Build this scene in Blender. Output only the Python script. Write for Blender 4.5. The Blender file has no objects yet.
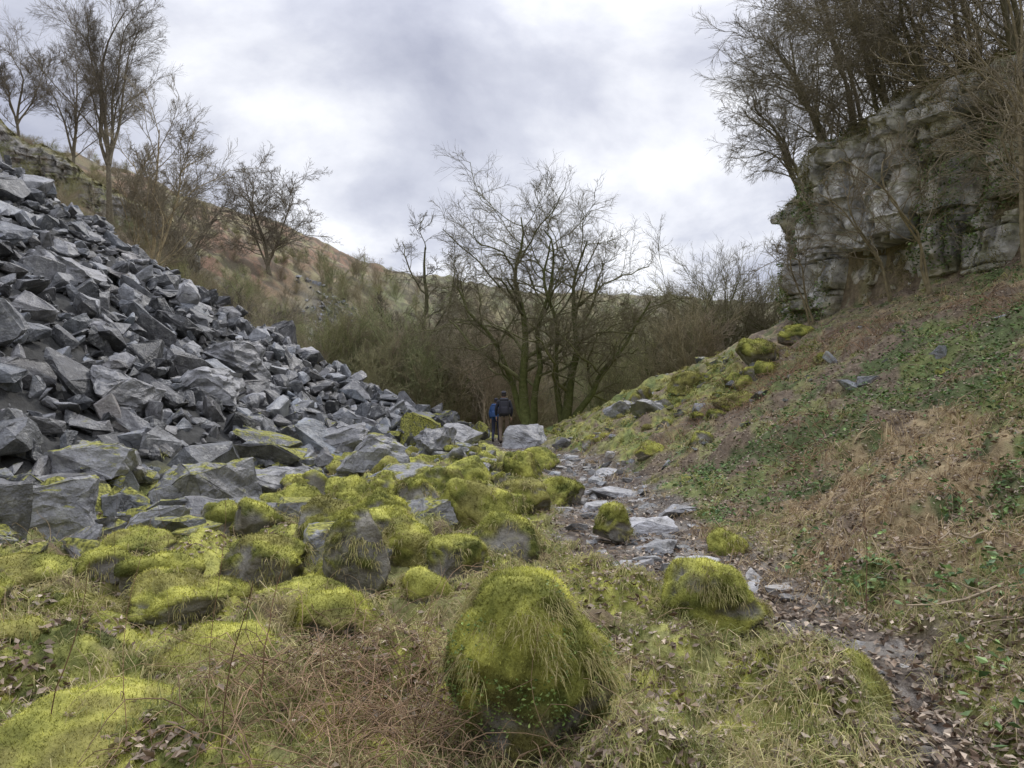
import bpy, bmesh, math, random
import numpy as np
from mathutils import Vector, Matrix
rng=np.random.default_rng(11)
random.seed(5)
D=bpy.data; SC=bpy.context.scene
# ---------------------------------------------------------------- noise
def _h(ix,iy,iz,seed):
    ix=(ix.astype(np.int64)&0xffffffff).astype(np.uint32); iy=(iy.astype(np.int64)&0xffffffff).astype(np.uint32)
    iz=(iz.astype(np.int64)&0xffffffff).astype(np.uint32)
    h=ix*np.uint32(374761393)+iy*np.uint32(668265263)+iz*np.uint32(2246822519)+np.uint32((seed*3266489917)&0xffffffff)
    h^=h>>np.uint32(13); h=h*np.uint32(1274126177); h^=h>>np.uint32(16); h=h*np.uint32(2654435761); h^=h>>np.uint32(15)
    return h.astype(np.float64)/4294967295.0
def n2(x,y,seed=0):
    x0=np.floor(x);y0=np.floor(y);fx=x-x0;fy=y-y0
    fx=fx*fx*(3-2*fx);fy=fy*fy*(3-2*fy);z=np.zeros_like(x0)
    a=_h(x0,y0,z,seed);b=_h(x0+1,y0,z,seed);c=_h(x0,y0+1,z,seed);d=_h(x0+1,y0+1,z,seed)
    return (a*(1-fx)+b*fx)*(1-fy)+(c*(1-fx)+d*fx)*fy
def n3(x,y,z,seed=0):
    x0=np.floor(x);y0=np.floor(y);z0=np.floor(z);fx=x-x0;fy=y-y0;fz=z-z0
    fx=fx*fx*(3-2*fx);fy=fy*fy*(3-2*fy);fz=fz*fz*(3-2*fz)
    r=0
    for k in (0,1):
        a=_h(x0,y0,z0+k,seed);b=_h(x0+1,y0,z0+k,seed);c=_h(x0,y0+1,z0+k,seed);d=_h(x0+1,y0+1,z0+k,seed)
        r=r+((a*(1-fx)+b*fx)*(1-fy)+(c*(1-fx)+d*fx)*fy)*(fz if k else 1-fz)
    return r
def fbm2(x,y,seed=0,o=4):
    r=0;a=.5;t=0
    for i in range(o):
        r=r+a*n2(x*2**i+i*17.3,y*2**i-i*9.1,seed+i);t+=a;a*=.5
    return r/t
def fbm3(x,y,z,seed=0,o=4):
    r=0;a=.5;t=0
    for i in range(o):
        r=r+a*n3(x*2**i+i*17.3,y*2**i-i*9.1,z*2**i+i*3.7,seed+i);t+=a;a*=.5
    return r/t
def ss(a,b,x):
    t=np.clip((x-a)/(b-a),0,1); return t*t*(3-2*t)
def smax(a,b,k):
    h=np.clip(.5+.5*(a-b)/k,0,1); return b*(1-h)+a*h+k*h*(1-h)
def sp(x,k): return smax(x,np.zeros_like(x),k)
def sdpoly(x,y,pts):
    best=np.full(x.shape,1e9);sg=np.ones(x.shape)
    for (ax,ay),(bx,by) in zip(pts[:-1],pts[1:]):
        dx=bx-ax;dy=by-ay;t=np.clip(((x-ax)*dx+(y-ay)*dy)/(dx*dx+dy*dy),0,1)
        ex=x-(ax+t*dx);ey=y-(ay+t*dy);d=np.hypot(ex,ey)
        s=np.sign(dx*ey-dy*ex); m=d<best-1e-9
        best=np.where(m,d,best);sg=np.where(m,s,sg)
    return best*sg
# ---------------------------------------------------------------- terrain
FAR=[(-26,-60),(-19,0),(-12.5,30),(-9,60),(-8,85),(5,120),(40,150),(100,175),(260,200)]
CL=[(22,-20),(18.5,3),(16,11),(13,17.5),(11.2,21),(10.0,25),(11.6,30),(16,40),(30,58),(60,80)]
PATH=[(1.6,0),(1.7,2.4),(1.95,3.3),(2.3,4.4),(2.2,5.6),(1.75,7.4),(1.5,9),(1.6,11),(1.8,14.8),(1.4,19.5),(.55,23.0),(-.3,26),(-.8,32)]
PWX=([0,4,6,7.5,10,15,30],[.21,.25,.5,.95,1.0,.85,.5])
SX=([-5,0,6,10,15,20,25,30,40],[-13,-11,-8,-5.6,-4.1,-3.4,-2.2,-1.6,-1.5])
RX=([-20,0,10,20,28,40],[3.4,3.3,3.0,1.7,.7,.4])
_r=np.random.default_rng(3)
HUM=[]
for i in range(130):
    y=2.6+_r.random()**1.2*20; xl=np.interp(y,*SX)-.5; xr=np.interp(y,[0,6,15,25],[1.3,1.0,.4,-1.5])
    x=xl+(xr-xl)*_r.random()
    HUM.append((x,y,.2+.35*_r.random(),.05+.15*_r.random()))
for i in range(110):
    y=6+_r.random()*22; x=np.interp(y,*RX)+.8+_r.random()*7
    HUM.append((x,y,.3+.5*_r.random(),.06+.2*_r.random()))
HUM+=[(-1.75,3.5,.75,.14),(1.62,4.15,.5,.24),(1.15,4.9,.4,.12),(-1.1,4.6,.6,.1),(-3,4.4,.8,.2),(3.2,4.8,.5,.12)]
def H(x,y,detail=True):
    x=np.asarray(x,float);y=np.asarray(y,float)
    z=-3.0*ss(31,62,y)+ -0.015*np.clip(-y,0,60)+.16*np.exp(-((x+.3)**2/8+(y-26)**2/12))
    u=sp(np.interp(y,*SX)-x,1.0)
    scree=.47*u+.0075*u*u
    scree=np.minimum(scree,24)*(1-.8*ss(28,36,y))
    right=.48*sp(x-np.interp(y,*RX),.9)*(1-.85*ss(27.5,37,y))
    right=np.minimum(right,6.2)
    z=z+scree+right
    df=sdpoly(x,y,FAR)
    hmax=35+14*ss(-25,-70,x)
    hill=.86*sp(df,6); hill=hmax*(1-np.exp(-(hill/hmax)**1.5*1.25))+.04*np.clip(df,0,400)
    hill=hill*(1-.9*(1-ss(10,34,y))*ss(-30,-10,x))
    z=smax(z,hill-2.8,1.5)
    dc=sdpoly(x,y,CL)
    pl=10.0+.22*np.clip(-dc,0,30)+1.2*fbm2(x*.2,y*.2,77,3)
    w=ss(.15,1.5,-dc)
    z=z*(1-w)+np.maximum(z,pl)*w
    r=np.hypot(x,y)
    dp=np.abs(sdpoly(x,y,PATH)); pw=np.interp(y,*PWX)
    pm=1-ss(pw*.7,pw*1.7,dp)
    far_=ss(45,110,r)
    z=z+(fbm2(x*.06,y*.06,5,4)-.5)*6*far_+(fbm2(x*.25,y*.25,6,4)-.5)*2.2*ss(40,80,r)
    near=(1-ss(35,60,r))
    z=z+(fbm2(x*.9,y*.9,21,3)-.5)*.42*(1-pm)*near
    if detail:
        hm=np.zeros_like(z); m=r<36
        xs=x[m];ys=y[m];hh=np.zeros_like(xs)
        wx=xs+(n2(xs*3,ys*3,31)-.5)*.25; wy=ys+(n2(xs*3,ys*3,32)-.5)*.25
        for (cx,cy,R,h) in HUM:
            k=np.abs(wx-cx)+np.abs(wy-cy)<R*1.5
            if not k.any(): continue
            d2=((wx[k]-cx)**2+(wy[k]-cy)**2)/(R*R)
            hh[k]=np.maximum(hh[k],h*np.clip(1-d2,0,1)**.7)
        hm[m]=hh
        z=z+hm*(1-pm)
        z=z+near*(1-.5*pm)*((fbm2(x*3.1,y*3.1,41,3)-.5)*.22+(fbm2(x*11,y*11,51,3)-.5)*.09)
    z=z-.08*pm*near
    return z
def masks(x,y):
    sd=sdpoly(x,y,PATH); dp=np.abs(sd); side=x-np.interp(y,[p[1] for p in PATH],[p[0] for p in PATH])
    pw=np.interp(y,*PWX)
    a=fbm2(x*.8,y*.8,61,4);b=fbm2(x*2.6,y*2.6,62,4);c=fbm2(x*.35,y*.35,63,3)
    path=1-ss(pw*.8,pw*1.3,dp+(b-.5)*.6)
    R=ss(.3,1.3,side+(a-.5)*1.5)
    edge=np.clip(ss(14,20,y)*(1-ss(6,8.5,x))*ss(.40,.58,.5*a+.5*b+.05)+.7*(1-ss(1.2,2.6,side))*ss(.47,.6,b),0,1)*R
    litter=R*(1-edge)
    straw=ss(.47,.58,.7*b+.3*a+ .26*np.exp(-((x-5)**2+(y-8.5)**2)/7)-.02)*litter
    ivy=ss(.53,.61,.4*a+.6*b+.20*np.exp(-((x-7.5)**2+(y-12.5)**2)/5)+.2*np.exp(-((x-3.3)**2+(y-11.5)**2)/4)-.02)*R
    moss=(1-R)*ss(.43,.57,.55*b+.45*a+.03+.10*np.exp(-((x+2.6)**2+(y-4.2)**2)/3))+edge*.8
    scr=ss(.0,1.2,np.interp(y,*SX)-x)*ss(7,9,y)
    return dict(path=path,R=R,litter=litter,straw=straw*(1-ivy),ivy=ivy,moss=np.clip(moss,0,1)*(1-path),a=a,b=b,c=c,scr=scr,dp=dp,side=side)
# ---------------------------------------------------------------- mesh helpers
def build(name,V,quads=None,tris=None,mat=None,col=None,extra=None,smooth=False,link=True):
    me=D.meshes.new(name); V=np.asarray(V,np.float32)
    nq=0 if quads is None else len(quads); nt=0 if tris is None else len(tris)
    me.vertices.add(len(V)); me.vertices.foreach_set('co',V.ravel())
    loops=[]
    if nq: loops.append(np.asarray(quads,np.int32).ravel())
    if nt: loops.append(np.asarray(tris,np.int32).ravel())
    L=np.concatenate(loops); me.loops.add(len(L)); me.loops.foreach_set('vertex_index',L)
    me.polygons.add(nq+nt)
    st=np.concatenate([np.arange(nq)*4,nq*4+np.arange(nt)*3]).astype(np.int32)
    me.polygons.foreach_set('loop_start',st)
    me.polygons.foreach_set('use_smooth',np.full(nq+nt,smooth,bool))
    me.update(calc_edges=True)
    if col is not None:
        at=me.attributes.new('Col','FLOAT_COLOR','POINT'); c=np.ones((len(V),4),np.float32); c[:,:3]=np.clip(col,0,1); at.data.foreach_set('color',c.ravel())
    if extra:
        for k,v in extra.items():
            at=me.attributes.new(k,'FLOAT','POINT'); at.data.foreach_set('value',np.asarray(v,np.float32))
    if mat: me.materials.append(mat)
    if not link: return me
    ob=D.objects.new(name,me); SC.collection.objects.link(ob); return ob
def merge(parts):
    Vs=[];Q=[];T=[];C=[];o=0
    for p in parts:
        V,q,t,c=p[:4]; Vs.append(V);C.append(c)
        if q is not None and len(q): Q.append(q+o)
        if t is not None and len(t): T.append(t+o)
        o+=len(V)
    return np.concatenate(Vs),(np.concatenate(Q) if Q else None),(np.concatenate(T) if T else None),np.concatenate(C)
def nrm(v): return v/np.maximum(np.linalg.norm(v,axis=-1,keepdims=True),1e-9)
# ---------------------------------------------------------------- materials
def nodes(mat):
    mat.use_nodes=True; nt=mat.node_tree; nt.nodes.clear(); return nt,nt.nodes.new,nt.links.new
def colmat(name,scale=8,var=.5,bump=.3,bdist=.03,rough=.8,spec=.3,transl=0.0,mossattr=False,speck=0.0,fine=60,wet=False):
    m=D.materials.new(name); nt,N,L=nodes(m)
    out=N('ShaderNodeOutputMaterial'); bs=N('ShaderNodeBsdfPrincipled')
    bs.inputs['Roughness'].default_value=rough; bs.inputs['Specular IOR Level'].default_value=spec
    at=N('ShaderNodeAttribute'); at.attribute_name='Col'
    tc=N('ShaderNodeTexCoord')
    no=N('ShaderNodeTexNoise'); no.inputs['Scale'].default_value=scale; no.inputs['Detail'].default_value=8; no.inputs['Roughness'].default_value=.65
    L(tc.outputs['Object'],no.inputs['Vector'])
    mr=N('ShaderNodeMapRange'); mr.inputs['From Min'].default_value=.3; mr.inputs['From Max'].default_value=.7
    mr.inputs['To Min'].default_value=1-var; mr.inputs['To Max'].default_value=1+var; L(no.outputs['Fac'],mr.inputs['Value'])
    mu=N('ShaderNodeVectorMath'); mu.operation='SCALE'; L(at.outputs['Color'],mu.inputs[0]); L(mr.outputs[0],mu.inputs['Scale'])
    colout=mu.outputs[0]
    nf=N('ShaderNodeTexNoise'); nf.inputs['Scale'].default_value=fine; nf.inputs['Detail'].default_value=4; L(tc.outputs['Object'],nf.inputs['Vector'])
    if wet:
        wa=N('ShaderNodeAttribute'); wa.attribute_name='Wet'; wr=N('ShaderNodeMapRange'); wr.inputs['To Min'].default_value=rough; wr.inputs['To Max'].default_value=.22; L(wa.outputs['Fac'],wr.inputs['Value']); L(wr.outputs[0],bs.inputs['Roughness'])
    if speck>0:
        vo=N('ShaderNodeTexNoise'); vo.inputs['Scale'].default_value=scale*1.7; vo.inputs['Detail'].default_value=10; vo.inputs['Roughness'].default_value=.7; L(tc.outputs['Object'],vo.inputs['Vector'])
        r=N('ShaderNodeMapRange'); r.inputs['From Min'].default_value=.53; r.inputs['From Max'].default_value=.66; r.inputs['To Max'].default_value=speck; L(vo.outputs['Fac'],r.inputs['Value'])
        mx=N('ShaderNodeMix'); mx.data_type='RGBA'; L(r.outputs[0],mx.inputs['Factor']); L(colout,mx.inputs['A']); mx.inputs['B'].default_value=(.50,.50,.48,1); colout=mx.outputs['Result']
    if mossattr:
        ma=N('ShaderNodeAttribute'); ma.attribute_name='Moss'
        ge=N('ShaderNodeNewGeometry'); sx=N('ShaderNodeSeparateXYZ'); L(ge.outputs['Normal'],sx.inputs[0])
        nm=N('ShaderNodeTexNoise'); nm.inputs['Scale'].default_value=4.5; nm.inputs['Detail'].default_value=6; L(tc.outputs['Object'],nm.inputs['Vector'])
        a1=N('ShaderNodeMath'); a1.operation='MULTIPLY_ADD'; L(sx.outputs['Z'],a1.inputs[0]); a1.inputs[1].default_value=.45; L(nm.outputs['Fac'],a1.inputs[2])
        a2=N('ShaderNodeMath'); a2.operation='ADD'; L(a1.outputs[0],a2.inputs[0]); L(ma.outputs['Fac'],a2.inputs[1])
        r=N('ShaderNodeMapRange'); r.inputs['From Min'].default_value=1.17; r.inputs['From Max'].default_value=1.3; L(a2.outputs[0],r.inputs['Value'])
        cr=N('ShaderNodeValToRGB'); cr.color_ramp.elements[0].color=(.09,.095,.028,1); cr.color_ramp.elements[0].position=.35; cr.color_ramp.elements[1].color=(.44,.43,.10,1); cr.color_ramp.elements[1].position=.65; L(nf.outputs['Fac'],cr.inputs[0])
        mx=N('ShaderNodeMix'); mx.data_type='RGBA'; L(r.outputs[0],mx.inputs['Factor']); L(colout,mx.inputs['A']); L(cr.outputs[0],mx.inputs['B']); colout=mx.outputs['Result']
        mxr=N('ShaderNodeMapRange'); mxr.inputs['To Min'].default_value=rough; mxr.inputs['To Max'].default_value=.95; L(r.outputs[0],mxr.inputs['Value']); L(mxr.outputs[0],bs.inputs['Roughness'])
    L(colout,bs.inputs['Base Color'])
    if bump>0:
        ad=N('ShaderNodeMath'); ad.operation='MULTIPLY_ADD'; L(nf.outputs['Fac'],ad.inputs[0]); ad.inputs[1].default_value=.35; L(no.outputs['Fac'],ad.inputs[2])
        bp=N('ShaderNodeBump'); bp.inputs['Strength'].default_value=bump; bp.inputs['Distance'].default_value=bdist; L(ad.outputs[0],bp.inputs['Height']); L(bp.outputs[0],bs.inputs['Normal'])
    if transl>0:
        tr=N('ShaderNodeBsdfTranslucent'); L(colout,tr.inputs['Color']); ms=N('ShaderNodeMixShader'); ms.inputs[0].default_value=transl
        L(bs.outputs[0],ms.inputs[1]); L(tr.outputs[0],ms.inputs[2]); L(ms.outputs[0],out.inputs[0])
    else: L(bs.outputs[0],out.inputs[0])
    return m
M_ground=colmat('ground_mat',6,.45,.9,.05,.85,.4,fine=45,wet=True)
M_rock=colmat('rock_mat',3.2,.65,1.0,.07,.40,.6,mossattr=True,speck=.5,fine=24)
M_boulder=colmat('boulder_mat',5,.45,.9,.05,.85,.2,fine=50)
M_cliff=colmat('cliff_mat',2.0,.65,1.0,.1,.8,.25,speck=.5,fine=10)
M_blade=colmat('grass_mat',1.5,.3,0,0,.7,.2,transl=.3)
M_fuzz=colmat('moss_mat',2.5,.5,0,0,.8,.1)
M_leaf=colmat('leaf_mat',3,.3,0,0,.55,.4)
M_bark=colmat('bark_mat',6,.4,.5,.02,.9,.15)
# ---------------------------------------------------------------- ground sheet
def c3(*a): return np.array(a,float)
def mixc(C,c,m):
    m=np.clip(m,0,1)[:,None]; return C*(1-m)+np.asarray(c)*m
def mosscol(f): return c3(.095,.11,.026)*(1-f)+c3(.53,.52,.125)*f
def groundcolor(x,y,z):
    k=masks(x,y); r=np.hypot(x,y); n=len(x)
    f1=fbm2(x*5,y*5,71,3); f2=fbm2(x*14,y*14,72,3); big=fbm2(x*1.5,y*1.5,74,3)
    C=np.zeros((n,3))+c3(.16,.12,.07)
    C=mixc(C,c3(.26,.26,.10)*(0.5+f1[:,None]),(1-k['R'])*ss(.4,.6,big))
    mo=mosscol(ss(.3,.75,.5*f2+.5*big)[:,None])
    m=np.clip(k['moss'],0,1)[:,None]; C=C*(1-m)+mo*m
    lit=(c3(.09,.063,.042)[None]*(1-f2[:,None])+c3(.30,.235,.165)[None]*f2[:,None])
    m=(k['litter'])[:,None]; C=C*(1-m)+lit*m
    C=mixc(C,c3(.48,.37,.2),k['straw']*.7)
    C=mixc(C,c3(.11,.16,.05),k['ivy']*.8)
    gr=k['R']*ss(.47,.60,fbm2(x*1.3,y*1.3,73,4))*.8*(1-k['straw'])*(1-.4*ss(4,8,k['side']))
    C=mixc(C,c3(.27,.29,.10),gr*.8)
    C=mixc(C,c3(.105,.082,.064)*(.6+.8*f2[:,None]),k['path'])
    C=mixc(C,c3(.28,.26,.235),k['path']*ss(.56,.63,f1)*.6)
    C=mixc(C,c3(.05,.05,.048),k['scr'])
    F=np.zeros((n,3))+c3(.20,.175,.10)
    q=fbm2(x*.05,y*.05,81,4); q2=fbm2(x*.3,y*.3,82,4); q3=fbm2(x*.9,y*.9,83,3)
    F=mixc(F,c3(.28,.25,.135),ss(.45,.6,q)); F=mixc(F,c3(.15,.17,.075),ss(.46,.58,q2)*.75)
    F=mixc(F,c3(.25,.155,.10),ss(-24,-36,x)*ss(8,16,z)*ss(.36,.56,q2+.35*(q3-.5)))
    F=mixc(F,c3(.085,.075,.05),ss(.46,.57,q3)*.75)
    F=mixc(F,c3(.26,.265,.27)*(.5+q3[:,None]),ss(.38,.48,q2)*np.exp(-((x+.235*y)**2)/16)*ss(52,62,y)*(1-ss(100,118,y))*.7)
    far=ss(30,42,r)
    C=C*(1-far[:,None])+F*far[:,None]
    dc=sdpoly(x,y,CL); C=mixc(C,c3(.17,.15,.075)*(.6+.8*f1[:,None]),ss(0,1,-dc))
    return C
def ground():
    front=np.radians(np.linspace(-46,46,820)); back=np.radians(np.linspace(46,314,90)[1:-1])
    ang=np.concatenate([front,back]); rad=1.1*np.exp(np.linspace(0,math.log(650/1.1),820))
    A,Rr=np.meshgrid(ang,rad); x=(np.sin(A)*Rr).ravel(); y=(np.cos(A)*Rr).ravel()
    x=np.append(x,0);y=np.append(y,0)
    z=H(x,y); na=len(ang); nr=len(rad)
    i=np.arange(nr-1)[:,None]*na; j=np.arange(na)[None]; j2=(j+1)%na
    q=np.stack([i+j,i+na+j,i+na+j2,i+j2],-1).reshape(-1,4)[:, ::-1]
    c=len(x)-1; jj=np.arange(na); t=np.stack([np.full(na,c),jj,(jj+1)%na],-1)[:, ::-1]
    V=np.stack([x,y,z],-1); k=masks(x,y)
    wet=k['path']*ss(.42,.56,fbm2(x*2.2,y*2.2,171,3))*(np.hypot(x,y)<34)
    return build('ground',V,q,t,M_ground,groundcolor(x,y,z),{'Wet':wet},smooth=True)
ground()
# ---------------------------------------------------------------- angular rocks
def rockproto(seed,flat=.6,npts=13,bev=.03):
    r=random.Random(seed); bm=bmesh.new()
    for i in range(npts):
        v=Vector((r.uniform(-1,1),r.uniform(-1,1),r.uniform(-1,1)))
        m=max(abs(v.x),abs(v.y),abs(v.z)); v=v/m*(.85+.15*r.random()) if r.random()<.75 else v
        bm.verts.new((v.x*.5,v.y*.5*r.uniform(.85,1),v.z*.5*flat))
    bmesh.ops.convex_hull(bm,input=bm.verts)
    for v in [v for v in bm.verts if not v.link_faces]: bm.verts.remove(v)
    bmesh.ops.dissolve_limit(bm,angle_limit=math.radians(14),verts=bm.verts,edges=bm.edges)
    try: bmesh.ops.bevel(bm,geom=list(bm.edges),offset=bev,segments=1,affect='EDGES',profile=.6,clamp_overlap=True)
    except Exception: pass
    bmesh.ops.triangulate(bm,faces=bm.faces)
    bmesh.ops.subdivide_edges(bm,edges=[e for e in bm.edges if e.calc_length()>.25],cuts=1)
    bmesh.ops.triangulate(bm,faces=bm.faces)
    bm.normal_update(); bm.verts.index_update()
    V=np.array([v.co[:] for v in bm.verts]);T=np.array([[v.index for v in f.verts] for f in bm.faces]); bm.free()
    V=V+(np.random.default_rng(seed).normal(0,.014,V.shape)); return V,T
PROTO=[rockproto(s,random.Random(s).uniform(.35,.85),random.Random(s+99).choice([8,9,11,14,18])) for s in range(48)]
def rotm(ax,ay,az):
    return np.array((Matrix.Rotation(az,3,'Z')@Matrix.Rotation(ay,3,'Y')@Matrix.Rotation(ax,3,'X')))
def rocks(name,P,S,tilt,tint,moss,mat=None,seed=0,slope=None):
    r=np.random.default_rng(seed);Vs=[];Ts=[];Cs=[];Ms=[];o=0
    for i in range(len(P)):
        V,T=PROTO[r.integers(len(PROTO))]
        s=S[i]*np.array([1.1,r.uniform(.5,1),r.uniform(.6,1.15)])
        R=rotm(0,0,r.uniform(0,6.28)); t=tilt[i] if hasattr(tilt,'__len__') else tilt
        R2=rotm(r.normal(0,t),r.normal(0,t)+(slope if slope else 0),0)
        W=(V*s)@R.T@R2.T+P[i]
        Vs.append(W);Ts.append(T+o);o+=len(V)
        Cs.append(np.tile(tint[i],(len(V),1)));Ms.append(np.full(len(V),moss[i]))
    return build(name,np.concatenate(Vs),None,np.concatenate(Ts),mat or M_rock,np.concatenate(Cs),{'Moss':np.concatenate(Ms)})
def rocktint(n,lo=.07,hi=.2,r=rng,blue=.03,pw=1.3):
    b=lo+(hi-lo)*r.random(n)**pw; w=r.normal(0,.03,n)
    return np.stack([b*(1.0-blue*.6+w),b*1.0,b*(1.02+blue-w)],-1)
sp_=.35; gx,gy=np.meshgrid(np.arange(-30,0,sp_),np.arange(3,32,sp_)); gx=gx.ravel()+rng.uniform(-.22,.22,gx.size); gy=gy.ravel()+rng.uniform(-.22,.22,gy.size)
u=np.interp(gy,*SX)-gx
keep=(u>-.9+rng.random(len(u))*1.6)&(gy>7.5+rng.random(len(u)))&(np.abs(gx)/gy<.95)
gx=gx[keep];gy=gy[keep];u=u[keep]
size=np.clip(rng.lognormal(-1.0,.55,len(gx)),.13,1.3)*(1+.35*np.exp(-((u-1)/2.0)**2))
gz=H(gx,gy)+size*.12+rng.uniform(-.08,.18,len(gx))
mossv=.10+.9*np.exp(-np.clip(u,0,9)/1.4)*rng.random(len(gx))+.12*(rng.random(len(gx))-.5)-.12
rocks('scree_rocks',np.stack([gx,gy,gz],-1),size,.55,rocktint(len(gx),.055,.31,pw=1.7),mossv,seed=2,slope=.35)
print('scree',len(gx))
def Hs(x,y,d=True): return float(H(np.array([float(x)]),np.array([float(y)]),d)[0])
y=rng.uniform(54,112,650); x=-.235*y+rng.normal(0,2.4,650); rocks('distant_scree',np.stack([x,y,H(x,y)+.1],-1),rng.uniform(.4,1.3,650),.5,rocktint(650,.14,.36),np.full(650,-.1),seed=12)
def at(px,d,dz=0):
    x=(px-512)/740*d; return np.array([x,d,Hs(x,d)+dz])
P=[];S=[];Mo=[]
for i in range(460):
    y=5+rng.random()*19; xl=np.interp(y,*SX); x=xl+abs(rng.normal(0,1.7))
    if x>np.interp(y,[5,12,20,26],[0,.6,-.6,-1.4]): continue
    P.append([x,y,Hs(x,y)+.06]);S.append(.15+.6*rng.random()**1.5);Mo.append(.12+.45*rng.random())
for i in range(80):
    y=12+rng.random()*16; x=np.interp(y,*RX)+rng.random()*6.5
    P.append([x,y,Hs(x,y)+.03]);S.append(.12+.45*rng.random()**1.8);Mo.append(.15+.5*rng.random())
rocks('loose_rocks',np.array(P),np.array(S),.3,rocktint(len(P),.12,.32),np.array(Mo),seed=5)
P=[];S=[]
for i in range(480):
    t=rng.random()**.9; y=4.3+t*19; x=np.interp(y,[p[1] for p in PATH],[p[0] for p in PATH])+rng.normal(0,.48 if y>6.5 else .15)
    P.append([x,y,Hs(x,y)-.015]);S.append((.05+.34*rng.random()**2.2)*(1 if y>6.5 else .5))
rocks('path_stones',np.array(P),np.array(S),.12,rocktint(len(P),.14,.40,blue=-.03),np.full(len(P),-.3),seed=6)
def angular(name,px,d,w,h,rot,seed,tint=.16,moss=.1,dz=0,tx=0,ty=0,npts=16,sink=.28):
    V,T=rockproto(seed,1.0,npts,.02)
    bm=bmesh.new(); vs=[bm.verts.new(v) for v in V]; [bm.faces.new([vs[i] for i in t]) for t in T]
    bmesh.ops.subdivide_edges(bm,edges=bm.edges,cuts=3,use_grid_fill=True); bmesh.ops.triangulate(bm,faces=bm.faces); bm.verts.index_update()
    V=np.array([v.co[:] for v in bm.verts]);T=np.array([[v.index for v in f.verts] for f in bm.faces]);bm.free()
    V=V*np.array([w,w*.8,h])
    V=V+ (nrm(V)*((fbm3(V[:,0]*4+seed,V[:,1]*4,V[:,2]*6,seed,4)-.5)*.2*w)[:,None])
    V=V@rotm(tx,ty,rot).T; p=at(px,d,h*sink+dz); V=V+p
    b=tint; return build(name,V,None,T,M_rock,np.tile([b,b,b*1.04],(len(V),1)),{'Moss':np.full(len(V),moss)})
A=[(50,8.6,1.05,.8,.4,101,.28,.36),(210,10.6,1.5,1.1,.9,102,.24,.38),(236,9.2,1.35,.5,.2,103,.13,.15),(90,10.8,1.3,.6,.3,104,.3,.34),
 (195,17,2.0,.9,.3,105,.3,-.1),(465,24,1.3,1.0,.5,106,.3,.05),(525,24.5,1.6,.95,.1,107,.3,.0),(345,7.3,.75,.6,.6,108,.3,.42),(290,12,1.4,.9,.6,109,.2,.2),
 (365,15,1.6,1.0,.6,110,.26,.3),(330,17,1.7,1.0,.2,111,.2,.0),(120,14,1.7,1.0,1.2,112,.2,.0),(240,21,2.1,1.2,1.4,113,.24,-.2),(60,20,2.2,1.1,.2,114,.24,-.2),
 (650,21,1.5,.7,.4,115,.3,.2),(620,24,1.2,.7,.2,116,.3,.3),(435,20,1.4,.8,.8,117,.18,.0),(8,7.6,.5,.9,.8,118,.12,.1),(400,13,1.2,.7,.3,119,.28,.3),(160,8.6,.7,.4,.3,120,.26,.3),(310,9.4,.9,.5,.5,127,.26,.42),(425,9.2,.8,.5,.5,131,.28,.38),(270,7.4,.7,.4,.5,132,.26,.4)]
for a in A: angular('limestone_boulder',a[0],a[1],a[2],a[3],a[4],a[5],a[6],a[7])
for a in [(640,9.6,.95,.28,.2,121,.48,-.4),(697,7.3,.8,.22,.6,122,.5,-.4),(660,8.4,.6,.2,1.0,123,.3,-.4),(610,13,1.0,.3,.3,124,.38,-.4),(672,10.8,.7,.25,.3,125,.34,-.3),(745,6.6,.45,.15,.4,126,.4,-.4),(600,16,.9,.25,.4,128,.4,-.4),(590,11.5,.8,.2,.9,129,.34,-.3),(630,7.6,.6,.18,.4,133,.36,-.4)]:
    angular('limestone_slab',a[0],a[1],a[2],a[3],a[4],a[5],a[6],a[7],dz=-.02,sink=.1)
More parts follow.
